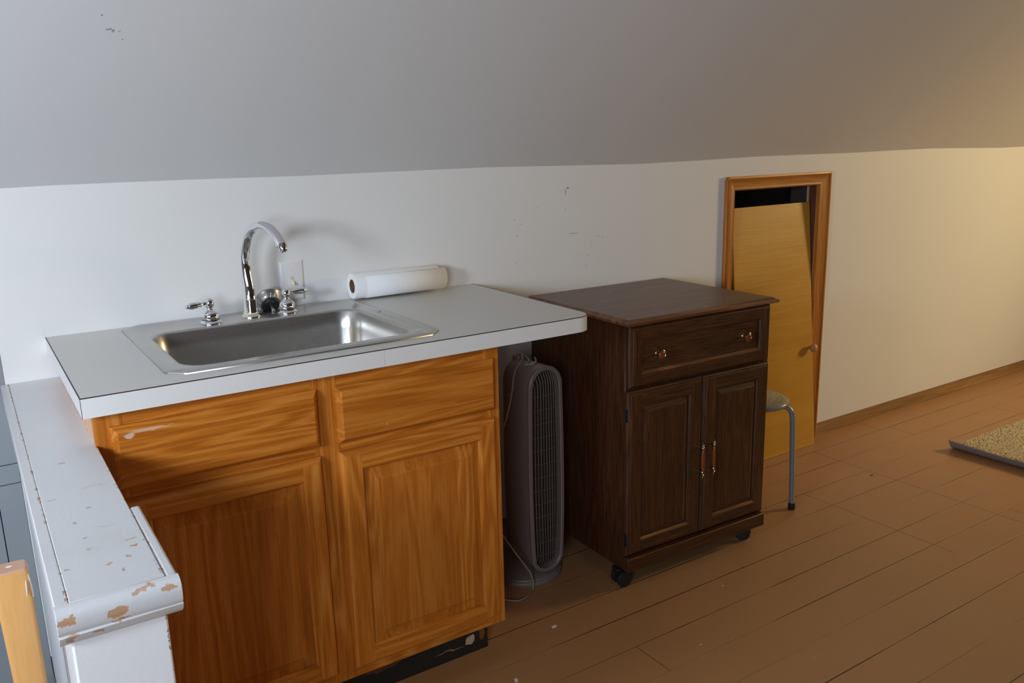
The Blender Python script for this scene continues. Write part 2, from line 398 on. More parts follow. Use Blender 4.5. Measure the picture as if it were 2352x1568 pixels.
# knee wall with the hatch opening
HX0, HX1, HZ = 2.446, 2.963, 1.153
b = MB()
T = .013
b.box(-.102, HX0, 0, T, .059, KZ + .02); b.box(HX1, XR, 0, T, .059, KZ + .02); b.box(HX0, HX1, 0, T, HZ, KZ + .02)
b.box(-.102, HX0, T, .04, 0, KZ + .02, 0); b.box(HX1, XR, T, .04, .0, KZ + .02); b.box(HX0, HX1, T, .04, HZ, KZ + .02)
struct(b.build('wall_back', WALL, smooth=0))
b = MB(); b.box(3.03, XR, .0035, T + .002, 0, .0585); struct(b.build('baseboard_back', SOLE, smooth=0))
b = MB(); b.box(.93, 2.40, .0035, T + .002, 0, .0585); struct(b.build('baseboard_back', SOLE, smooth=0))
# grey panelling of the stair side, with its joints
b = MB()
for i, (x0, x1) in enumerate(((XL, -.62), (-.618, -.159), (-.157, -.1022))):
    for z0, z1 in ((-1.2, .5515), (.5535, .603), (.605, 1.3)):
        b.box(x0, x1, .004, .03, z0, z1)
b.box(XL, -.102, .02, .10, -1.26, 1.30)
struct(b.build('wall_stairwell', PANEL, bevel=.0012, seg=1, smooth=0))
# crawl space behind the hatch
b = MB()
b.box(2.0, 3.4, .86, .9, 0, 1.4); b.box(1.96, 2.0, .041, .9, 0, 1.4); b.box(3.4, 3.44, .041, .9, 0, 1.4); b.box(1.96, 3.44, .041, .9, 1.38, 1.42)
struct(b.build('wall_crawlspace', simple('bare_dark_boards', lin(70, 55, 42), .9), smooth=0))
b = MB(); b.box(HX1 - .006, HX1 + .03, .0405, .046, .001, 1.36)
struct(b.build('trim_2', simple('raw_board_edge', lin(190, 165, 120), .8), smooth=0))
b = MB(); b.box(HX1 - .001, HX1 + .036, .047, .135, .001, 1.36)
struct(b.build('trim_3', simple('old_grey_stud', lin(58, 50, 40), .85), smooth=0))
# sloping and flat ceiling
b = MB()
yk = -(FZ - KZ) / SL
nx = 24
def cz(x, y):
    return KZ + .004 * math.sin(x * 2.3) + .003 * math.sin(x * 5.1 + 1) - y * SL
ys = [.09, 0, -.05, -.15, -.4, -.8, yk]
rows = [[(XL + (XR - XL) * i / nx, y, cz(XL + (XR - XL) * i / nx, min(y, 0)) if y > yk else FZ) for i in range(nx + 1)] for y in ys]
b.rings(rows, closed=False)
b.rings([[(x, y, z + .05) for x, y, z in r] for r in rows], closed=False)
struct(b.build('ceiling', CEIL, smooth=30))
b = MB(); b.box(XL, XR, YF - yk, yk, FZ, FZ + .05); struct(b.build('ceiling_flat', PLAIN, smooth=0))
b = MB(); b.add([(XL, YF - yk, FZ), (XR, YF - yk, FZ), (XR, YF, KZ), (XL, YF, KZ), (XL, YF - yk, FZ + .05), (XR, YF - yk, FZ + .05), (XR, YF - .05, KZ), (XL, YF - .05, KZ)],
      [(0,1,2,3),(4,7,6,5),(0,4,5,1),(2,6,7,3)]); struct(b.build('ceiling_front', PLAIN, smooth=0))
b = MB(); b.box(XL, XR, YF - .1, YF, -.06, KZ); struct(b.build('wall_front', PLAIN, smooth=0))
# gable walls with window openings
def gable(name, x, t, wy0, wy1, wz0, wz1, zlow, w2=None):
    b = MB(); z1 = FZ + .05
    b.box(x, x + t, wy1, .1, zlow, z1); 
    if w2:
        v0, v1 = w2[:2]
        b.box(x, x + t, v1, wy0, zlow, z1); b.box(x, x + t, YF - .1, v0, zlow, z1); b.box(x, x + t, v0, v1, zlow, w2[2]); b.box(x, x + t, v0, v1, w2[3], z1)
    else: b.box(x, x + t, YF - .1, wy0, zlow, z1)
    b.box(x, x + t, wy0, wy1, zlow, wz0); b.box(x, x + t, wy0, wy1, wz1, z1)
    struct(b.build(name, PLAIN, smooth=0))
LW = (-1.83, -1.43, 1.27, 1.64)
LW2 = (-3.75, -2.9, .98, 1.83)  # added unseen window, sized large for soft fill on front faces
RW = (-2.05, -1.35, 1.35, 2.05)
gable('wall_left', XL - .1, .1, *LW, -1.26, LW2)
gable('wall_right', XR, .1, *RW, -.06)
WHITEP = simple('window_white', (.8, .8, .79), .4)
for nm, x, s, W in (('window_1', XL, 1, LW), ('window_2', XR, -1, RW), ('added_fill_window', XL, 1, LW2)):
    e = bpy.data.objects.new(nm, None); COL.objects.link(e); struct(e)
    y0, y1, z0, z1 = W
    b = MB(); a, c = x, x + s * .018
    b.box(a, c, y0 - .09, y0, z0 - .09, z1 + .09); b.box(a, c, y1, y1 + .09, z0 - .09, z1 + .09); b.box(a, c, y0, y1, z1, z1 + .09); b.box(a, x + s * .05, y0 - .1, y1 + .1, z0 - .03, z0)
    b.build('casing', WHITEP, e, bevel=.003)
    b = MB(); p, q = x - s * .06, x - s * .03
    b.box(p, q, y0, y0 + .04, z0, z1); b.box(p, q, y1 - .04, y1, z0, z1); b.box(p, q, y0, y1, z0, z0 + .05); b.box(p, q, y0, y1, z1 - .04, z1); b.box(p, q, y0, y1, (z0+z1)/2 - .018, (z0+z1)/2 + .018)
    b.build('sash', WHITEP, e, bevel=.002)

# half wall beside the stairs: body, end post and chipped cap, all one fixed structure
hw = bpy.data.objects.new('wall_stair_rail', None); COL.objects.link(hw); struct(hw)
HWM = simple('half_wall_white', (.80, .805, .82), .4, 0, .45, .03, 8)
b = MB(); b.box(-.1, .008, -1.02, -.0005, -1.2, .775); b.build('half_wall', HWM, hw)
b = MB(); b.box(-.1, .015, -1.2525, -1.0, -1.2, .775); b.build('end_post', POSTW, hw, bevel=.003)
b = MB(); b.box(-.0955, .019, -1.2475, -.0005, .772, .81); b.build('cap_board', CAPW, hw, bevel=.0012, seg=1)
b = MB(); b.box(-.1125, -.0956, -1.2475, -.0005, .772, .81); b.build('cap_nosing', CAPW, hw, bevel=.0016, seg=2)
b = MB(); b.box(.0191, .0345, -1.2475, -.975, .765, .809); b.build('cap_side_strip', CAPW, hw, bevel=.004, seg=3)
b = MB()
pr = [(-1.248, .772), (-1.248, .8105), (-1.256, .8105), (-1.263, .808), (-1.2675, .802), (-1.2685, .795), (-1.2675, .783), (-1.2655, .778), (-1.264, .776), (-1.266, .774), (-1.263, .768), (-1.258, .762), (-1.2535, .758), (-1.2525, .758), (-1.2525, .772)]
b.prism(pr, 'x', -.113, .0345); b.build('cap_front_moulding', FRONTW, hw, bevel=.001, seg=1, smooth=50)

# hatch casing
tr = bpy.data.objects.new('trim_1', None); COL.objects.link(tr); struct(tr)
def casing_prof(w):
    return [(0, 0), (0, -.018), (.008, -.0195), (.013, -.016), (w * .45, -.014), (w * .78, -.012), (w - .006, -.013), (w, -.009), (w, 0)]
def cas(parts, mat, name):
    b = MB()
    for rr in parts: b.rings(rr, True, True, True)
    b.build(name, mat, tr, smooth=30)
cl, cr_, ct = .045, .072, .055
Lp = lambda z0, z1: [[(HX0 - p[0] * cl / .06, p[1], z0 - 0) for p in casing_prof(.06)], [(HX0 - p[0] * cl / .06, p[1], HZ + p[0] * ct / .06) for p in casing_prof(.06)]]
# profile: p[0] = distance outward from the opening (thin inside edge reversed)
def pf(w): return [(w - a, d) for a, d in casing_prof(w)]
cas([[[(HX0 - a, d, .0) for a, d in pf(cl)], [(HX0 - a, d, HZ + a * ct / cl) for a, d in pf(cl)]]], PINE, 'side_casing')
cas([[[(HX1 + a, d, .0) for a, d in pf(cr_)], [(HX1 + a, d, HZ + a * ct / cr_) for a, d in pf(cr_)]]], PINE, 'side_casing')
cas([[[(HX0 - a * cl / ct, d, HZ + a) for a, d in pf(ct)], [(HX1 + a * cr_ / ct, d, HZ + a) for a, d in pf(ct)]]], PINE_H, 'head_casing')
b = MB(); b.box(HX0 - .052, HX0 - cl - .001, -.017, 0, 0, HZ + ct - .012); b.build('edge_bead', PINE, tr, bevel=.003)
b = MB(); b.box(HX0 - .012, HX0, .0, .040, 0, HZ); b.box(HX1 - .0005, HX1 + .012, .0, .040, 0, HZ); b.box(HX0, HX1, .0, .040, HZ - .0005, HZ + .012)
b.build('jamb', JAMB, tr, bevel=.001, seg=1)

# ------------------------------------------------------------------ sink base cabinet
cab = thing('sink_cabinet', 'honey oak base cabinet with two doors and two drawer fronts under the white countertop', 'cabinet', (.472, -.3, 0))
CO = Vector((.472, -.3, 0))
def at_cab(o): o.location = -CO; return o
CX0, CX1, CF = .017, .930, -.631
b = MB()
for x0, x1, m_ in ((CX0, CX0 + .016, 1), (CX1 - .016, CX1, 0)):
    b.box(x0, x1, CF + .018, -.02, .114, .873, m_)
b.box(CX0, CX0 + .016, -.545, -.02, 0, .114, 1); b.box(CX1 - .016, CX1 - .0125, -.545, -.02, 0, .114, 0)
b.box(CX0 + .016, CX1 - .016, CF + .02, -.02, .114, .13, 0); b.box(CX0 + .016, CX1 - .016, -.032, -.02, .13, .873, 0)
# front notches of the side panels stay behind the kick
at_cab(b.build('carcass', [OAK_V, OAK_FIN], cab))
FX = [(CX0, .068), (.446, .505), (.888, CX1)]
for x0, x1 in FX:
    b = MB(); b.box(x0, x1, CF, CF + .019, .114, .8735); at_cab(b.build('face_stile', OAK_V, cab))
for z0, z1 in ((.114, .150), (.675, .725), (.825, .8735)):
    for x0, x1 in ((.068, .446), (.505, .888)):
        b = MB(); b.box(x0 - .004, x1 + .004, CF + .0006, CF + .018, z0, z1); at_cab(b.build('face_rail', OAK_H, cab))
b = MB(); b.box(CX0 + .001, CX1 - .0125, -.556, -.5455, .0, .1139); at_cab(b.build('toe_kick', TOE, cab))
def slab(x0, x1, z0, z1, name, mat, yb=CF, t=.019, ed=.011):
    b = MB(); R = lambda i, y: [(x0+i, y, z0+i), (x1-i, y, z0+i), (x1-i, y, z1-i), (x0+i, y, z1-i)]
    b.rings([R(0, yb), R(0, yb - .006), R(.0012, yb - .0075), R(ed - .002, yb - t + .001), R(ed, yb - t)], True, True, True)
    return at_cab(b.build(name, mat, cab, smooth=20))
slab(.045, .457, .713, .843, 'drawer_front', OAK_DR)
slab(.500, .913, .711, .841, 'drawer_front', OAK_DR2)
def oak_door(x0, x1, z0, z1, st=.047, rl=.045, t=.019, ed=.011):
    yb = CF; d = bpy.data.objects.new('door', None); COL.objects.link(d); d.parent = cab; d.location = -CO
    yf = yb - t
    b = MB(); R = lambda i, y: [(x0+i, y, z0+i), (x1-i, y, z0+i), (x1-i, y, z1-i), (x0+i, y, z1-i)]
    b.rings([R(0, yb), R(0, yb - .006), R(.0012, yb - .0075), R(ed - .002, yf + .001), R(ed, yf)], True, m=[1, 0, 1, 0])
    e = ed
    for a0, a1, c0, c1 in ((x0+e, x0+st, z0+e, z1-e), (x1-st, x1-e, z0+e, z1-e)):
        b.add([(a0,yf,c0),(a1,yf,c0),(a1,yf,c1),(a0,yf,c1)], [(0,1,2,3)])
    for c0, c1 in ((z0+e, z0+rl), (z1-rl, z1-e)):
        b.add([(x0+st,yf,c0),(x1-st,yf,c0),(x1-st,yf,c1),(x0+st,yf,c1)], [(0,1,2,3)], 1)
    I = lambda i, y: [(x0+st+i, y, z0+rl+i), (x1-st-i, y, z0+rl+i), (x1-st-i, y, z1-rl-i), (x0+st+i, y, z1-rl-i)]
    b.rings([I(0, yf), I(.001, yf + .004), I(.005, yf + .006), I(.006, yf + .010)], True, m=[1, 0, 1, 0])
    fr = b.build('door_frame', [OAK_V, OAK_H], d, smooth=20)
    b = MB()
    b.rings([I(.002, yf + .0105), I(.008, yf + .0105), I(.036, yf + .003), I(.038, yf + .0015)], True, False, True)
    b.build('raised_panel', OAK_P, d, smooth=20)
    return d
oak_door(.045, .457, .141, .690)
oak_door(.500, .912, .140, .690)

# ------------------------------------------------------------------ countertop
ctp = thing('countertop', 'long off-white laminate countertop with a rounded right front corner on the oak cabinet', 'countertop', (.6, -.33, .874))
KO = Vector((.6, -.33, .874))
def at_k(o): o.location = -KO; return o
DF, ZT, ZB = -.656, .914, .874
hx0, hx1, hy0, hy1 = .195, .775, -.57, -.03
def corner():
    xb_, xf, r = 1.2315, 1.2165, .052
    P = []
    for i in range(11):
        a = PI/2 * i / 10
        P.append((xf - r + r * math.sin(a) + .0008, DF + r - r * math.cos(a)))
    return P           # from front edge round to right edge
cr3 = corner()
right = [(hx1, DF)] + cr3 + [(1.2315, -.0012), (hx1, -.0012)]
b = MB()
def top_face(pts, z, m): b.add([(x, y, z) for x, y in pts], [tuple(range(len(pts)))], m)
for z in (ZT, ZB):
    top_face([(0, DF), (hx0, DF), (hx0, -.0012), (0, -.0012)], z, 0)
    top_face([(hx0, DF), (hx1, DF), (hx1, hy0), (hx0, hy0)], z, 0)
    top_face([(hx0, hy1), (hx1, hy1), (hx1, -.0012), (hx0, -.0012)], z, 0)
    top_face(right, z, 0)
H = [(hx0, hy0), (hx1, hy0), (hx1, hy1), (hx0, hy1)]
b.rings([[(x, y, ZB) for x, y in H], [(x, y, ZT) for x, y in H]], True)
out = [(0, -.0012), (0, DF), (hx0, DF)] + right[:-1]
b.rings([[(x, y, ZB) for x, y in out], [(x, y, ZT) for x, y in out]], False)
b.add([(0,-.0012,ZB),(hx0,-.0012,ZB),(hx1,-.0012,ZB),(1.2315,-.0012,ZB),(1.2315,-.0012,ZT),(hx1,-.0012,ZT),(hx0,-.0012,ZT),(0,-.0012,ZT)], [tuple(range(8))])
at_k(b.build('worktop', LAM, ctp, smooth=30))
def offs(pts, d):
    R = []
    for i, p in enumerate(pts):
        a = Vector(pts[max(i-1, 0)]); c = Vector(pts[min(i+1, len(pts)-1)]); p = Vector(p)
        t1 = (p - a).normalized() if i else (c - p).normalized(); t2 = (c - p).normalized() if i < len(pts)-1 else t1
        n1 = Vector((t1.y, -t1.x)); n2 = Vector((t2.y, -t2.x)); m = (n1 + n2).normalized(); m = m / max(.5, m.dot(n1))
        R.append(tuple(p + m * d))
    return R
outl = [(0, -.0012), (0, DF)] + cr3 + [(1.2315, -.0012)]
o1, o0 = offs(outl, .0012), offs(outl, .0001)
b = MB(); b.rings([[(x, y, ZB - .0002) for x, y in o0], [(x, y, ZB - .0002) for x, y in o1], [(x, y, ZT - .0014) for x, y in o1], [(x, y, ZT - .0014) for x, y in o0]], False)
at_k(b.build('edge_band', LAM_E, ctp, smooth=30))
o2, oi = offs(outl, .0016), offs(outl, -.0004)
b = MB(); b.rings([[(x, y, ZT - .0016) for x, y in o0], [(x, y, ZT - .0016) for x, y in o2], [(x, y, ZT + .0001) for x, y in o2], [(x, y, ZT + .0002) for x, y in oi]], False)
b.box(-.0016, -.0009, DF - .0016, DF - .0009, ZB - .0002, ZT)
b.box(.6146, .6149, DF - .00125, DF - .0008, ZB, ZT - .002)
at_k(b.build('edge_line', KRAFT, ctp, smooth=30))

# ------------------------------------------------------------------ sink
SX0, SX1, SY0, SY1 = .1665, .8035, -.602, -.0105
b = MB(); zt = ZT
def ro(x0, x1, y0, y1, r, z, lin_=False): return [(x, y, z) for x, y in rrect(x0, x1, y0, y1, r, 6, lin_)]
BX0, BX1, BY0, BY1 = .214, .752, -.545, -.150
R_ = []
R_.append(ro(SX0, SX1, SY0, SY1, .037, zt + .0003, True))
R_.append(ro(SX0 + .0005, SX1 - .0005, SY0 + .0005, SY1 - .0005, .037, zt + .0028, True))
R_.append(ro(SX0 + .010, SX1 - .010, SY0 + .010, SY1 - .010, .036, zt + .0058, True))
R_.append(ro(SX0 + .020, SX1 - .020, SY0 + .014, SY1 - .020, .036, zt + .0054))
R_.append(ro(SX0 + .026, SX1 - .026, SY0 + .017, SY1 - .026, .036, zt + .0028))
R_.append(ro(BX0 - .012, BX1 + .012, BY0 - .012, BY1 + .012, .062, zt + .0024))
R_.append(ro(BX0 - .004, BX1 + .004, BY0 - .004, BY1 + .004, .058, zt + .0012))
R_.append(ro(BX0, BX1, BY0, BY1, .055, zt - .004))
R_.append(ro(BX0 + .004, BX1 - .004, BY0 + .004, BY1 - .004, .055, zt - .05))
R_.append(ro(BX0 + .010, BX1 - .010, BY0 + .010, BY1 - .010, .056, zt - .135))
R_.append(ro(BX0 + .018, BX1 - .018, BY0 + .018, BY1 - .018, .056, zt - .158))
R_.append(ro(BX0 + .040, BX1 - .040, BY0 + .040, BY1 - .040, .05, zt - .170))
R_.append(ro(.483 - .058, .483 + .058, -.345 - .058, -.345 + .058, .0579, zt - .174))
R_.append(ro(.483 - .045, .483 + .045, -.345 - .045, -.345 + .045, .0449, zt - .176))
snk = thing('kitchen_sink', 'single bowl stainless steel drop-in sink with a cut-corner rim in the white countertop', 'sink', (.485, -.3, .73))
SO = Vector((.485, -.3, .73))
b.rings(R_, True)
# underside shell so the bowl has thickness
U = [[(x + (.483 - x) * -.012, y + (-.35 - y) * -.012, z - .0015) for x, y, z in r] for r in R_[8:]]
b.rings(U, True)
o = b.build('basin', STEEL, snk, smooth=50); o.location = -SO
b = MB(); b.lathe([(.046, .738), (.043, .7395), (.040, .737), (.038, .724), (.012, .722), (.0, .722)], (.483, -.345, 0), seg=32)
o = b.build('drain', CHROME, snk); o.location = -SO
DRIP = simple('white_paint_drip', (.8,.8,.78), .5)
for x, y, rx, ry in ((.792,-.245,.012,.002),(.80,-.262,.010,.002),(.785,-.262,.006,.003),(.757,-.545,.012,.0022)):
    b = MB(); b.add([(x-rx, y, zt+.0066), (x, y-ry*1.5, zt+.0067), (x+rx, y+ry*.4, zt+.0066), (x+rx*.2, y+ry*1.6, zt+.0067)], [(0,1,2,3)])
    o = b.build('paint_drip', DRIP, snk, smooth=0); o.location = -SO

# ------------------------------------------------------------------ faucet
ZD = ZT + .0027
fct = thing('faucet', 'chrome gooseneck kitchen faucet with two lever handles on the back rim of the sink', 'faucet', (.487, -.088, ZD))
FO = Vector((.487, -.088, ZD))
def at_f(o, par=None): o.location = -FO if (par is None) else (0, 0, 0); return o
b = MB(); b.lathe([(.0, 0), (.0262, 0), (.0265, .003), (.024, .006), (.0195, .008), (.018, .009)], (.487, -.088, ZD), seg=40)
at_f(b.build('spout_flange', CHROME, fct))
b = MB(); b.lathe([(.0175, .0085), (.0205, .0085), (.0205, .0125), (.0175, .0125)], (.487, -.088, ZD), seg=36); at_f(b.build('gasket_ring', GASKET, fct))
b = MB(); b.lathe([(.0195, .0125), (.0192, .014), (.0178, .046), (.0176, .0475), (.0164, .048), (.0160, .049), (.0150, .078), (.0148, .085)], (.487, -.088, ZD), seg=40)
at_f(b.build('collar', CHROME, fct))
dx, dy = .258, -.966
ctl = [(0, .998), (-.0035, 1.022), (-.0055, 1.05), (-.003, 1.08), (.005, 1.108), (.020, 1.134), (.042, 1.1535), (.068, 1.1655), (.095, 1.1685), (.120, 1.1635), (.143, 1.152), (.162, 1.136), (.1765, 1.118)]
def crom(P, k=5):
    out = []
    for i in range(len(P) - 1):
        p0, p1, p2, p3 = P[max(i-1,0)], P[i], P[i+1], P[min(i+2, len(P)-1)]
        for j in range(k):
            t = j / k
            out.append(tuple(.5*((2*b_)+(-a+c)*t+(2*a-5*b_+4*c-d)*t*t+(-a+3*b_-3*c+d)*t**3) for a, b_, c, d in zip(p0, p1, p2, p3)))
    out.append(P[-1]); return out
ctl = crom(ctl, 4); nn = len(ctl)
pts = [(.487 + dx * r, -.088 + dy * r, z) for r, z in ctl]
wid = []; 
for i in range(nn):
    t = i / (nn - 1)
    w = (.0148 - .0012 * min(1, t * 5)) if t < .2 else .0136 + .0006 * math.sin((t - .2) / .8 * PI) + .0022 * max(0, t - .6)
    wid.append(w)
# tube frame: build by hand so the section keeps a flat inner side
b = MB(); rs = []
side = Vector((-dy, dx, 0)).normalized()
for i, p in enumerate(pts):
    p = Vector(p); t_ = (Vector(pts[min(i+1, nn-1)]) - Vector(pts[max(i-1, 0)])).normalized()
    nrm = side.cross(t_).normalized()
    tt = i / (nn - 1); fl = min(1, max(0, (tt - .05) / .12))
    ring = []
    for j in range(24):
        a = 2 * PI * j / 24; ca, sa = math.cos(a), math.sin(a)
        h = wid[i] * (1 - .18 * fl if sa > 0 else 1 - .34 * fl)
        ring.append(tuple(p + side * (wid[i] * ca) + nrm * (h * sa)))
    rs.append(ring)
b.rings(rs, True, True, True)
sp = at_f(b.build('spout', CHROME, fct, smooth=60))
tip = Vector(pts[-1]); td = (Vector(pts[-1]) - Vector(pts[-3])).normalized(); td = (td + Vector((0, 0, -.9))).normalized()
b = MB(); b.lathe([(.0, -.006), (.0126, -.006), (.0130, .001), (.0128, .0045), (.0104, .005), (.0102, .0135), (.0094, .0145), (.0084, .0125), (0, .0125)], tip, axis_rot(td), 28)
at_f(b.build('aerator', CHROME, fct))
for nm, hx, hy, ldir in (('left', .376, -.106, (-1, -.22, -.03)), ('right', .585, -.091, (.985, .12, .015))):
    h = bpy.data.objects.new('valve_handle', None); COL.objects.link(h); h.parent = fct; h.location = -FO
    b = MB(); b.lathe([(0, 0), (.0272, 0), (.0278, .003), (.0262, .0055), (.0228, .0075), (.0222, .0095)], (hx, hy, ZD), seg=40); b.build('handle_flange', CHROME, h)
    b = MB(); b.lathe([(.0200, .0085), (.0220, .0125), (.0226, .018), (.0218, .024), (.0190, .0295), (.0145, .033), (.0105, .0352), (.0090, .038), (.0086, .041), (.0098, .044), (.0118, .0475), (.0124, .054), (.0108, .061), (.0066, .0655), (0, .067)], (hx, hy, ZD), seg=40)
    b.build('handle_bell', CHROME, h, smooth=60)
    b = MB(); d = Vector(ldir).normalized(); c = Vector((hx, hy, ZD + .0535))
    prof = [(0, .010), (.0062, .010), (.0058, .014), (.0046, .018), (.0060, .021), (.0080, .030), (.0092, .042), (.0088, .052), (.0066, .0575), (.0052, .059), (.0052, .0605), (.0040, .064), (0, .0655)]
    b.lathe(prof, c, axis_rot(d), 24); b.build('lever', CHROME, h, smooth=60)

# ------------------------------------------------------------------ basket strainer
c0 = Vector((.553, -.031, .9495)); ax = Vector((.02, -.80, -.60)).normalized()
A = axis_rot(ax)
# local z of the lathe points from the rim towards the stem (to the viewer and down)
low = min((c0 + A @ Vector((.034*math.cos(t*PI/24), .034*math.sin(t*PI/24), 0))).z for t in range(48))
st_ = thing('sink_strainer', 'steel basket strainer with black rubber stopper leaning on the wall behind the faucet', 'strainer', (.553, -.05, ZD))
TO = Vector((.553, -.05, ZD))
b = MB(); b.lathe([(.0335, .004), (.0375, .000), (.0395, -.0015), (.0400, .0005), (.0385, .003), (.0360, .006), (.0330, .014), (.0275, .0205), (.0220, .0225), (.0205, .0226)], c0, A, 48)
b.lathe([(.0205, .0215), (.0270, .0195), (.0322, .0135), (.0335, .004)], c0, A, 48)
o = b.build('basket', STEEL, st_, smooth=60); o.location = -TO
b = MB(); b.lathe([(0, .020), (.0265, .0212), (.0262, .026), (.0215, .031), (.010, .033), (0, .033)], c0, A, 40); o = b.build('rubber_stopper', RUBBER, st_, smooth=60); o.location = -TO
b = MB(); b.lathe([(.0042, .030), (.0042, .044), (.0056, .0445), (.0056, .049), (.003, .051), (0, .051)], c0, A, 20); o = b.build('stem', STEEL, st_); o.location = -TO
b = MB()
for k in range(16):
    t = 2 * PI * k / 16
    ps = []
    for r, z in ((.0345, .0108), (.0318, .0166), (.0285, .0202)):
        ps.append(c0 + A @ Vector((r * math.cos(t + (z - .01) * 12), r * math.sin(t + (z - .01) * 12), z + .0004)))
    b.tube(ps, .0011, 6)
o = b.build('slots', simple('strainer_slots', (.75, .75, .73), .35, .3), st_); o.location = -TO

# ------------------------------------------------------------------ light switch
ls = thing('light_switch', 'white toggle light switch plate on the wall behind the faucet', 'light switch', (.635, 0, .989))
b = MB(); R = lambda i, y: [(-.0345+i, y, -.0575+i), (.0345-i, y, -.0575+i), (.0345-i, y, .0575-i), (-.0345+i, y, .0575-i)]
b.rings([R(0, -.0003), R(0, -.002), R(.001, -.003), R(.006, -.0062), R(.007, -.0064)], True, True, True); b.build('cover_plate', SWITCH, ls, smooth=30)
b = MB(); b.box(-.0055, .0055, -.0068, -.004, -.0125, .0125); b.build('toggle_slot', simple('switch_slot', lin(206,200,186), .5), ls)
b = MB(); b.add([(-.0042,-.0066,-.010),(.0042,-.0066,-.010),(.0042,-.0066,.004),(-.0042,-.0066,.004),(-.0032,-.0185,-.0125),(.0032,-.0185,-.0125),(.0032,-.0175,-.0065),(-.0032,-.0175,-.0065)],
      [(0,1,5,4),(1,2,6,5),(2,3,7,6),(3,0,4,7),(4,5,6,7),(0,3,2,1)]); b.build('toggle', IVORY, ls, bevel=.0008)
for dz in (.030, -.030):
    b = MB(); b.lathe([(0, .0074), (.0022, .0072), (.0028, .0062)], (0, 0, dz), axis_rot((0, -1, 0)), 14); b.build('screw', IVORY, ls)

# ------------------------------------------------------------------ paper towel roll
PR = .0375; pc = Vector((.80, -.0405, ZT + .0066))
ptw = thing('paper_towel_roll', 'white paper towel roll lying on its side on the counter against the wall', 'paper towels', tuple(pc))
b = MB(); b.lathe([(.0195, .004), (.0215, 0), (.0365, .0), (PR, .0012), (PR, .279), (.0365, .280), (.0195, .280)], (0, 0, PR), axis_rot((1, 0, 0)), 56)
b.build('roll', PAPER, ptw, smooth=50)
b = MB(); b.lathe([(.0196, .001), (.0192, .0005), (.0186, .001), (.0186, .279), (.0196, .279)], (0, 0, PR), axis_rot((1, 0, 0)), 40); b.build('cardboard_core', CARD, ptw)
b = MB(); rows = []
for x in (.035, .15, .30):
    rows.append([(x, -(PR + .0009 + .0012 * (i / 16) ** 2) * math.cos(a), PR + (PR + .0009) * math.sin(a)) for i, a in enumerate([math.radians(52 - 132 * j / 16) for j in range(17)])])
b.rings(rows, False)
o = b.build('loose_sheet', PAPER, ptw, smooth=60); sm = o.modifiers.new('solid', 'SOLIDIFY'); sm.thickness = .0006; sm.offset = 1

# ------------------------------------------------------------------ storage cart
cart = thing('storage_cart', 'dark walnut storage cart on casters with one drawer above two panelled doors', 'cart', (1.4277, -.022, 0), -.0256)
W, D = .627, .543
b = MB()
b.box(.012, .030, -.515, -.012, .062, .835); b.box(.597, .615, -.515, -.012, .062, .835)
b.box(.030, .597, -.505, -.016, .075, .092); b.box(.030, .597, -.018, -.012, .092, .835); b.box(.030, .597, -.515, -.016, .818, .835)
b.box(.030, .597, -.513, -.495, .635, .652)
b.build('carcass', WAL_V, cart, bevel=.001, seg=1)
b = MB(); R = lambda i, z: [(i, -D + i, z), (W - i, -D + i, z), (W - i, -i * .3, z), (i, -i * .3, z)]
b.rings([R(.004, .8352), R(.0, .838), R(0, .8445), R(.004, .847), R(.008, .8478)], True, True, False, 1)
b.rings([R(.008, .8478), R(.016, .853)], True, False, False, 1)
b.add(R(.016, .853), [(0,1,2,3)], 0)
b.build('cart_top', [WAL_T, WAL_EDGE], cart, smooth=20)
b = MB(); b.box(.008, .606, -.541, -.505, .062, .108); b.build('base_rail', WAL_H, cart, bevel=.004, seg=3)
b = MB(); b.box(.008, .606, -.5415, -.535, .1035, .1075); 
b.build('highlight_strip', WAL_EDGE, cart, bevel=.001)  # pale strip painting the highlight along the base rail
CY = -.535
def cart_front(name, x0, x1, z0, z1, ix, iz, style, par, gm):
    b = MB(); yb = -.5152; yf = CY
    R = lambda i, y: [(x0+i, y, z0+i), (x1-i, y, z0+i), (x1-i, y, z1-i), (x0+i, y, z1-i)]
    b.rings([R(0, yb), R(0, yf + .010), R(.002, yf + .008), R(.004, yf + .007), R(.006, yf + .003), R(.009, yf + .0022), R(.011, yf)], True, True, False, [1, 0, 1, 0])
    e = .011
    for a0, a1, c0, c1 in ((x0+e, x0+ix, z0+e, z1-e), (x1-ix, x1-e, z0+e, z1-e)):
        b.add([(a0,yf,c0),(a1,yf,c0),(a1,yf,c1),(a0,yf,c1)], [(0,1,2,3)])
    for c0, c1 in ((z0+e, z0+iz), (z1-iz, z1-e)):
        b.add([(x0+ix,yf,c0),(x1-ix,yf,c0),(x1-ix,yf,c1),(x0+ix,yf,c1)], [(0,1,2,3)], 1)
    I = lambda i, y: [(x0+ix+i, y, z0+iz+i), (x1-ix-i, y, z0+iz+i), (x1-ix-i, y, z1-iz-i), (x0+ix+i, y, z1-iz-i)]
    b.rings([I(0, yf), I(.001, yf + .001), I(.004, yf + .0015), I(.007, yf + .006)], True, False, False, [2, 0, 1, 0])
    b.build(name + '_frame', [WAL_V, WAL_H, WAL_EDGE], par, smooth=20)
    b = MB()
    if style == 'flat': b.rings([I(.006, yf + .006), I(.009, yf + .0065)], True, False, True)
    else: b.rings([I(.006, yf + .006), I(.010, yf + .0065), I(.024, yf + .0018), I(.026, yf + .001)], True, False, True, [1, 0, 1, 0])
    b.build(name + '_panel', [gm, WAL_H], par, smooth=20)
dr = bpy.data.objects.new('drawer', None); COL.objects.link(dr); dr.parent = cart
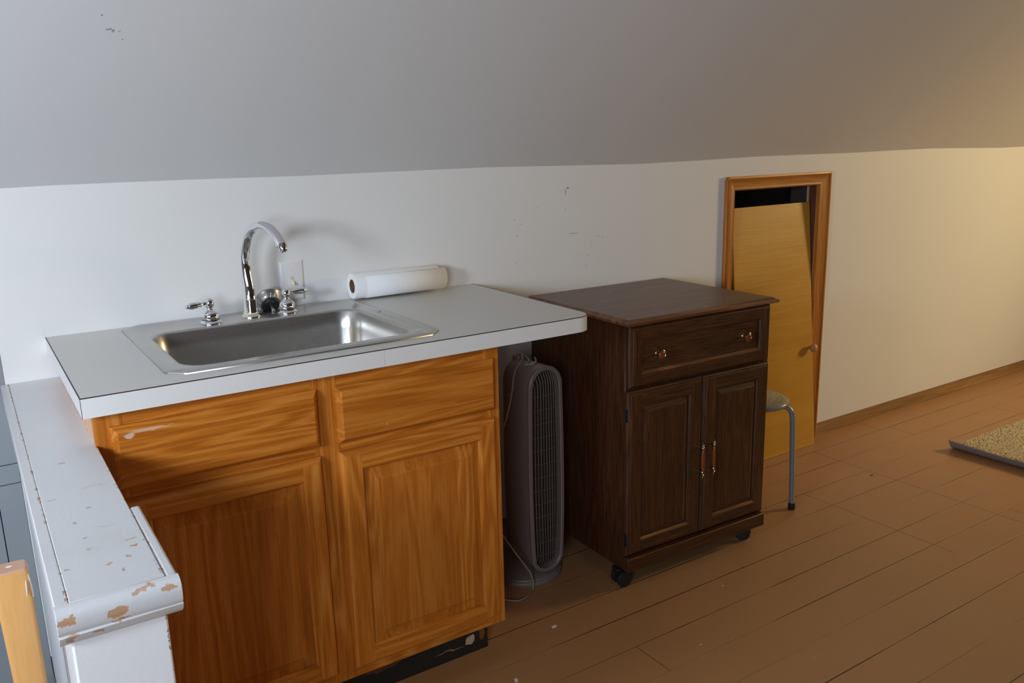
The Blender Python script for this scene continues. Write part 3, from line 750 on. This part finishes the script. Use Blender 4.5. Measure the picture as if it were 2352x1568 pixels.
cart_front('drawer', .016, .602, .647, .8325, .042, .040, 'flat', dr, WAL_H)
for x, z in ((.122, .740), (.482, .742)):
    k = bpy.data.objects.new('knob', None); COL.objects.link(k); k.parent = dr; k.location = (x, CY + .0065, z)
    b = MB(); Ry = axis_rot((0, -1, 0))
    b.lathe([(.008, 0), (.0055, .003), (.0050, .010), (.0075, .014), (.0138, .018), (.0150, .0205), (.0148, .0225), (.0132, .0235), (.0122, .0225)], (0,0,0), Ry, 28)
    b.build('knob_ring', BRASS, k)
    b = MB(); b.lathe([(.0125, .0205), (.0115, .0235), (.007, .0255), (0, .026)], (0,0,0), Ry, 28); b.build('knob_insert', CERAM, k, smooth=60)
for x0, x1, hx, hz, side_ in ((.010, .3085, .2905, .373, 0), (.3135, .605, .3385, .3755, 1)):
    dd = bpy.data.objects.new('cart_door', None); COL.objects.link(dd); dd.parent = cart
    cart_front('door', x0, x1, .113, .637, .048, .044, 'raised', dd, WAL_V)
    hd = bpy.data.objects.new('handle', None); COL.objects.link(hd); hd.parent = dd; hd.location = (hx, CY - .026, hz)
    # only sub-parts: join the metal and the wooden grip as two meshes directly under the door
    COL.objects.unlink(hd); bpy.data.objects.remove(hd)
    b = MB(); hy = CY - .024
    b.lathe([(0, -.059), (.0022, -.0585), (.0028, -.056), (.0018, -.053), (.0038, -.051), (.0048, -.048), (.0030, -.0455), (.0048, -.043), (.0058, -.040), (.0048, -.037), (.0036, -.0345), (.0044, -.032), (.0050, -.029), (.0046, -.0255), (.003, -.025), (.003, .025), (.0046, .0255), (.0050, .029), (.0044, .032), (.0036, .0345), (.0048, .037), (.0058, .040), (.0048, .043), (.0030, .0455), (.0048, .048), (.0038, .051), (.0018, .053), (.0028, .056), (.0022, .0585), (0, .059)], (hx, hy, hz), seg=18)
    for s in (-1, 1): b.tube([(hx, hy, hz + s * .040), (hx, hy + .012, hz + s * .040), (hx, CY + .001, hz + s * .040)], [.003, .0028, .0042], 10)
    b.build('handle', BRASS, dd, smooth=50)
    b = MB(); b.lathe([(.0044, -.0256), (.0052, -.022), (.0054, 0), (.0052, .022), (.0044, .0256)], (hx, hy, hz), seg=18, cap0=True, cap1=True); b.build('handle_grip', CERAM, dd, smooth=50)
for z in (.565, .165):
    b = MB(); b.box(.0095, .0118, -.528, -.512, z - .020, z + .020); b.tube([(.0085, -.5165, z - .02), (.0085, -.5165, z + .02)], .003, 10); b.build('hinge', BLACK, cart)
def caster(x, y, rz):
    k = bpy.data.objects.new('caster', None); COL.objects.link(k); k.parent = cart; k.location = (x, y, 0); k.rotation_euler = (0, 0, rz)
    b = MB(); Rx = axis_rot((1, 0, 0)); r = .0255
    for s in (-1, 1):
        b.lathe([(0, 0), (r - .006, 0), (r - .002, .001), (r, .004), (r, .012), (r - .003, .015), (r - .008, .0155), (r - .010, .0135), (0, .0135)], (s * .0175 - .0078, 0, r), Rx, 32)
    b.build('wheels', BLACK, k, smooth=40)
    b = MB(); pts_ = [(-.026, .030)] + [(.0278 * math.cos(a), r + .0278 * math.sin(a)) for a in [math.radians(165 - 14 * i) for i in range(10)]]
    outer = [(math.cos(a) * .029, r + math.sin(a) * .029) for a in [math.radians(175 - 15 * i) for i in range(10)]]
    inner = [(math.cos(a) * .0265, r + math.sin(a) * .0265) for a in [math.radians(175 - 15 * i) for i in range(10)]]
    b.prism(outer + inner[::-1], 'x', -.021, .021)
    b.tube([(0, .012, r + .02), (0, .012, .0605)], .0055, 12); b.lathe([(.018, .0585), (.018, .0615)], (0, .012, 0), seg=20, cap0=True, cap1=True)
    b.build('housing', BLACK, k, smooth=40)
caster(.012 + .010, -.490, PI/2 - .12); caster(.567, -.478, .9); caster(.04, -.07, .4); caster(.56, -.07, 1.9)

# ------------------------------------------------------------------ tower fan
fan = thing('tower_fan', 'grey tower fan on a round base in the shade beneath the countertop overhang', 'fan', (1.243, -.250, 0))
FNO = Vector((1.243, -.25, 0))
b = MB(); b.lathe([(0, 0), (.124, 0), (.126, .004), (.1255, .012), (.123, .0155), (.121, .0165), (.1195, .0165), (.117, .021), (.095, .029), (.060, .036), (.03, .040), (0, .041)], (0, 0, 0), seg=64)
b.build('base', FAN, fan, smooth=40)
def outline(cx, inset, n=16):
    """fan front outline as (x, z), counter-clockwise from the lower right"""
    P = []
    def hw(z):
        t = (z - .33) / .30
        return (.0655 - .0045 * t * t if t > 0 else .0655 - .010 * t * t) - inset
    zt_, zb_ = .704 - inset, .030 + inset
    ct, cb = .642, .085
    for i in range(n + 1):
        a = PI * i / n; P.append((cx + hw(ct) * math.cos(a), ct + (zt_ - ct) * math.sin(a)))
    for i in range(1, n): z = ct + (cb - ct) * i / n; P.append((cx - hw(z), z))
    for i in range(n + 1):
        a = PI + PI * i / n; P.append((cx + hw(cb) * math.cos(a), cb + (cb - zb_) * math.sin(a)))
    for i in range(1, n): z = cb + (ct - cb) * i / n; P.append((cx + hw(z), z))
    return P
fx = 1.268 - 1.243
def ring_at(inset, y, cx=fx): return [(x, y, z) for x, z in outline(cx, inset)]
yfr = -.358 + .25
b = MB()
b.rings([ring_at(.016, .048), ring_at(.006, .044), ring_at(.001, .03), ring_at(.002, -.02), ring_at(.0, yfr + .012), ring_at(.0005, yfr + .010)], True, True)
b.build('body', FAN, fan, smooth=40)
b = MB(); b.rings([ring_at(.0005, yfr + .012), ring_at(-.001, yfr + .008), ring_at(-.001, yfr + .001), ring_at(.002, yfr - .002), ring_at(.010, yfr - .0025), ring_at(.013, yfr), ring_at(.0135, yfr + .022)], True)
b.build('bezel', FAN, fan, smooth=40)
b = MB(); b.rings([ring_at(.0125, yfr + .022)], True, True); b.build('inner_screen', FAN_D, fan, smooth=0)
b = MB()
gi = .013
def zlim(dx_):
    h = .0655 - gi
    q = math.sqrt(max(0, 1 - (dx_ / (h - .001)) ** 2)); return .085 - (.085 - .030 - gi) * q, .642 + (.704 - gi - .642) * q
for k in range(10):
    u = -.0445 + .0099 * k
    z0, z1 = zlim(u); bow = .013 * math.sqrt(max(0, 1 - (u / .056) ** 2))
    P = []
    for i in range(25):
        t = i / 24; z = z0 + (z1 - z0) * t; e = min(1, min(t, 1 - t) / .09); e = math.sqrt(1 - (1 - e) ** 2)
        zz = .5 - .5 * math.cos(PI * min(1, max(0, t)))
        hwz = (.0655 - .010 * ((z - .33) / .30) ** 2 if z < .33 else .0655 - .0045 * ((z - .33) / .30) ** 2) / .0655
        P.append((fx + u * hwz, yfr + .012 - bow * e - .006 * e, z))
    b.tube(P, .0011, 6)
for k in range(13):
    z = .09 + .0435 * k
    P = []
    for i in range(15):
        u = -.050 + .100 * i / 14; bow = .013 * math.sqrt(max(0, 1 - (u / .056) ** 2)); P.append((fx + u, yfr + .0135 - bow + .002, z))
    b.tube(P, .0005, 5)
b.build('grille', FAN, fan, smooth=60)
b = MB(); b.prism([(fx - .020, .66), (fx + .020, .66), (fx + .016, .712), (fx - .016, .712)], 'y', .018, .050); b.build('carry_handle', FAN, fan, bevel=.006, seg=3)
b = MB(); b.box(fx - .010, fx + .010, .022, .040, .708, .7128); b.build('handle_slot', BLACK, fan, bevel=.002)
b = MB()
def fl(P): return [(x - FNO.x, y - FNO.y, z) for x, y, z in P]
b.tube(crom(fl([(1.275,-.215,.716),(1.262,-.245,.7125),(1.245,-.265,.707),(1.215,-.285,.695),(1.190,-.30,.67),(1.165,-.325,.62),(1.135,-.335,.55),(1.08,-.335,.42),(1.055,-.36,.30),(1.078,-.385,.229),(1.121,-.387,.156),(1.174,-.386,.074),(1.186,-.384,.046),(1.192,-.383,.024),(1.190,-.381,.006),(1.189, -0.378, 0.004),(1.16, -0.402, 0.004),(1.13, -0.412, 0.004),(1.109, -0.409, 0.004),(1.086, -0.384, 0.004),(1.082, -0.365, 0.004),(1.03,-.33,.0035),(1.01,-.2,.0035)]), 8), .0027, 10)
b.tube(crom(fl([(1.205,-.29,.69),(1.202,-.285,.66),(1.2,-.28,.62),(1.201,-.25,.60)]), 6), .003, 8)
b.tube(crom(fl([(1.285,-.21,.7095),(1.262,-.28,.7085),(1.236,-.30,.702),(1.262,-.315,.709),(1.29,-.27,.7095)]), 6), .003, 8)
b.build('power_cord', CORD, fan, smooth=60)
b = MB(); b.tube(crom(fl([(1.322,-.23,.33),(1.338,-.245,.27),(1.346,-.255,.20),(1.3465,-.258,.165)]), 6), .003, 8)
b.tube(fl([(1.3465,-.258,.168),(1.347,-.259,.150),(1.347,-.26,.132)]), [.006,.009,.008], 10); b.build('plug', CORD, fan, smooth=50)

# ------------------------------------------------------------------ stool
sto = thing('stool', 'grey metal stool with a printed round seat behind the walnut cart', 'stool', (2.203, -.347, 0))
b = MB(); b.lathe([(0, .408), (.115, .408), (.126, .411), (.130, .418), (.1295, .424), (.124, .4285), (.112, .430), (0, .4305)], seg=64); b.build('seat', SEATM, sto, smooth=50)
for k in range(4):
    a = math.radians(-46 + 90 * k); ca, sa = math.cos(a), math.sin(a)
    lg = bpy.data.objects.new('leg', None)
    P = crom([(.080, .402), (.104, .401), (.124, .395), (.1385, .380), (.1435, .36), (.147, .30), (.155, .09), (.158, .012)], 6)
    b = MB(); b.tube([(r * ca, r * sa, z) for r, z in P], .0098, 16); o = b.build('leg', STOOLM, sto, smooth=60)
    b = MB(); b.lathe([(0, 0), (.0125, 0), (.0135, .003), (.0125, .024), (.0105, .025)], (.158 * ca, .158 * sa, 0), seg=20); b.build('rubber_foot', RUBBER, o, smooth=50)
    bpy.data.objects.remove(lg)

# ------------------------------------------------------------------ loose hatch panel
tilt = math.atan2(.100, 1.075)
hp = thing('hatch_panel', 'plain plywood hatch panel leaning in the low wall opening with a small wooden knob', 'panel', (2.715, -.072, .0))
hp.rotation_euler = (-tilt, 0, 0)
b = MB(); b.box(-.243, .240, .0, .012, 0.0005, 1.085); b.build('board', PLY, hp, bevel=.001, seg=1)
b = MB(); b.lathe([(0, 0), (.009, .0), (.0085, .006), (.010, .011), (.0165, .017), (.0195, .024), (.0180, .032), (.011, .0375), (0, .039)], (.216, 0, .448), axis_rot((0, -1, 0)), 32); b.build('knob', simple('bare_wood_knob', lin(188, 140, 84), .5, 0, .4, .08, 40), hp, smooth=60)

# ------------------------------------------------------------------ shag rug
rug = thing('shag_rug', 'thick cream shag rug with a curled up grey edge on the brown floorboards', 'rug', (3.352, -.462, 0))
rx1, ry1 = 1.15, -1.05
def rz_(x, y):
    return .0012 + .038 * math.exp(-(x / .017) ** 1.5) * (1 + .10 * math.sin(y * 9 + .6))
b = MB(); xs = [0, .004, .01, .018, .028, .04, .055, .075, .1, .2, .5, .9, rx1]; nyy = 24
top = []; bot = []
for j in range(nyy + 1):
    y = ry1 * j / nyy
    top.append([(x + .002, y, rz_(x, y) + .004) for x in xs]); bot.append([(x, y, rz_(x, y)) for x in xs])
b.rings(top, False); b.rings(bot, False)
b.rings([[r[0] for r in top], [r[0] for r in bot]], False); b.rings([top[0], bot[0]], False); b.rings([top[-1], bot[-1]], False); b.rings([[r[-1] for r in top], [r[-1] for r in bot]], False)
b.build('backing', RUGB, rug, smooth=60)
b = MB()
step = .0088
yy = -.004
while yy > ry1 + .004:
    xx = .038 + random.random() * .005
    while xx < rx1 - .008:
        x = max(.037, xx + random.uniform(-.004, .004)); y = yy + random.uniform(-.005, .005); y = min(y, -.003)
        z = rz_(x, y) + .004; a = random.uniform(0, 2 * PI); L = random.uniform(.012, .022); h = random.uniform(.003, .008); w = random.uniform(.0022, .0036)
        ux, uy = math.cos(a), math.sin(a)
        P = [(x - ux * L * .5, y - uy * L * .5, z), (x - ux * L * .25, y - uy * L * .25, z + h * .8), (x + ux * L * .15, y + uy * L * .15, z + h), (x + ux * L * .55, y + uy * L * .55, z + h * .45)]
        b.tube(P, [w * .8, w, w, w * .55], 5, caps=True)
        xx += step
    yy -= step
pile = b.build('pile', RUGP, rug, smooth=80); pile['kind'] = 'stuff'

# ------------------------------------------------------------------ wooden post by the stairs
wp = thing('wooden_post', 'pale orange wooden post with white paint smears beside the white stair half wall', 'post', (-.157, -1.0, -1.2))
MAPLE2 = simple('smeared_white_paint', (.78, .76, .72), .5)
b = MB()
h0 = 1.2 + .768
def sec(z, dy):
    t = (1.97 - z) / .4; w = .048 - .010 * t; d = .030
    x1 = .028 - .0005 * t; x0 = x1 - w
    return [(x, y + dy, z) for x, y in rrect(x0, x1, -.018, .022, .006, 3)]
rs = [sec(0, .17), sec(1.0, .085), sec(1.6, .034), sec(1.85, .013), sec(h0 - .010, .003)]
top_ = sec(h0 - .003, .002); cxm = sum(p[0] for p in top_) / len(top_); cym = sum(p[1] for p in top_) / len(top_)
rs.append([(cxm + (p[0] - cxm) * .95, cym + (p[1] - cym) * .95, p[2]) for p in top_])
rs.append([(cxm + (p[0] - cxm) * .86, cym + (p[1] - cym) * .86, h0) for p in top_])
b.rings(rs[:6], True, True, False); b.rings(rs[5:], True, False, True, 1)
o = b.build('shaft', [MAPLE, simple('pinkish_end_grain', lin(196, 152, 124), .5, 0, .4, .06, 60)], wp, smooth=40)
def smear(pts, w):
    pts = crom(pts, 4); n = len(pts)
    b = MB(); b.tube(pts, [w * (.45 + .55 * math.sin(PI * (i + .3) / (n - .4))) for i in range(n)], 6, flat=[(1, .35)] * n)
    b.build('paint_smear', MAPLE2, wp, smooth=60)
smear([(.026,-.012,1.958),(.0275,-.010,1.94),(.028,-.012,1.92)], .004); smear([(.022,-.017,1.95),(.0205,-.0155,1.925)], .003); smear([(.0285,.0,1.935),(.029,.002,1.915)], .003)
b = MB(); b.sphere((.004, .006, h0 - .0002), (.005, .0035, .0006), 12)
b.build('paint_smear', MAPLE2, wp, smooth=60)

# ------------------------------------------------------------------ bits on the floor
FLK = simple('white_flake', (.78, .77, .75), .6)
for (x, y, s, a), lb in zip(((1.124, -.585, .010, .3), (.897, -.729, .009, 1.2), (1.401, -.891, .0028, .2), (1.685, -.705, .003, .9)),
        ('larger white paint flake on the floorboards in front of the fan', 'white paint flake on the floor by the cabinet kick at the bottom of the photo',
         'tiny white speck on the floorboards right of the paint flakes', 'tiny white speck on the floorboards in front of the walnut cart')):
    b = MB(); c, s_ = math.cos(a), math.sin(a)
    P = [(-1, -.2), (-.2, -.55), (.9, -.35), (.6, .2), (1.0, .5), (.1, .45), (-.6, .6)]
    P = [(s * (p[0]*c - p[1]*s_), s * (p[0]*s_ + p[1]*c)) for p in P]
    b.prism(P, 'z', 0, .0012)
    tag(b.build('paint_flake', FLK, smooth=0, loc=(x, y, .0002)), lb, 'paint flake', 'paint flakes on the floor')
b = MB(); b.prism([(-.012, -.002), (0, -.005), (.012, 0), (0, .004)], 'z', 0, .0015)
tag(b.build('leaf_scrap', simple('green_scrap', lin(84, 92, 40), .7), smooth=0, loc=(2.835, -.441, .0002)), 'small green leaf scrap on the floorboards near the cross joint', 'scrap')

# ------------------------------------------------------------------ light
LEFT_W, RIGHT_W = 31.5, 29
def area(name, loc, rot, sx, sy, power, col, spread=180):
    l = bpy.data.lights.new(name, 'AREA'); l.shape = 'RECTANGLE'; l.size = sx; l.size_y = sy; l.energy = power; l.color = col; l.spread = math.radians(spread)
    o = bpy.data.objects.new(name, l); COL.objects.link(o); o.location = loc; o.rotation_euler = rot; return o
ly, lz = (LW[0] + LW[1]) / 2, (LW[2] + LW[3]) / 2
for nm, W_, pw in (('daylight_left_window', LW, LEFT_W), ('added_fill_left', LW2, LEFT_W * 1.32)):  # second lamp is an added soft fill for front-facing surfaces
    area(nm, (XL + .12, (W_[0] + W_[1]) / 2, (W_[2] + W_[3]) / 2), Vector((.55, .83, -.05)).to_track_quat('-Z', 'Y').to_euler(), W_[1] - W_[0], W_[3] - W_[2], pw, (.76, .855, .98))
ry, rz2 = (RW[0] + RW[1]) / 2, (RW[2] + RW[3]) / 2
area('warm_light_right_window', (XR - .01, ry, rz2), Vector((-.86, .44, -.44)).to_track_quat('-Z', 'Y').to_euler(), RW[3] - RW[2], RW[1] - RW[0], RIGHT_W, (1.0, .745, .37), 112)
w = bpy.data.worlds.new('world'); scene.world = w; w.use_nodes = True
w.node_tree.nodes['Background'].inputs[0].default_value = (.75, .85, 1, 1); w.node_tree.nodes['Background'].inputs[1].default_value = .3

# ------------------------------------------------------------------ camera
cam = bpy.data.cameras.new('camera'); co = bpy.data.objects.new('camera', cam); COL.objects.link(co)
yaw, pitch, roll, f = .5756, -.2301, -.0247, 1934.97
F = Vector((math.sin(yaw)*math.cos(pitch), math.cos(yaw)*math.cos(pitch), math.sin(pitch)))
r = Vector((math.cos(yaw), -math.sin(yaw), 0)); u = r.cross(F)
r2 = r*math.cos(roll) + u*math.sin(roll); u2 = -r*math.sin(roll) + u*math.cos(roll)
co.matrix_world = Matrix(((r2.x, u2.x, -F.x, -.1433), (r2.y, u2.y, -F.y, -2.3522), (r2.z, u2.z, -F.z, 1.3544), (0, 0, 0, 1)))
cam.sensor_width = 36; cam.lens = f / 2352 * 36; cam.clip_start = .02
scene.camera = co
scene.view_settings.view_transform = 'Standard'; scene.view_settings.look = 'None'
scene.view_settings.exposure = 0; scene.view_settings.gamma = 1
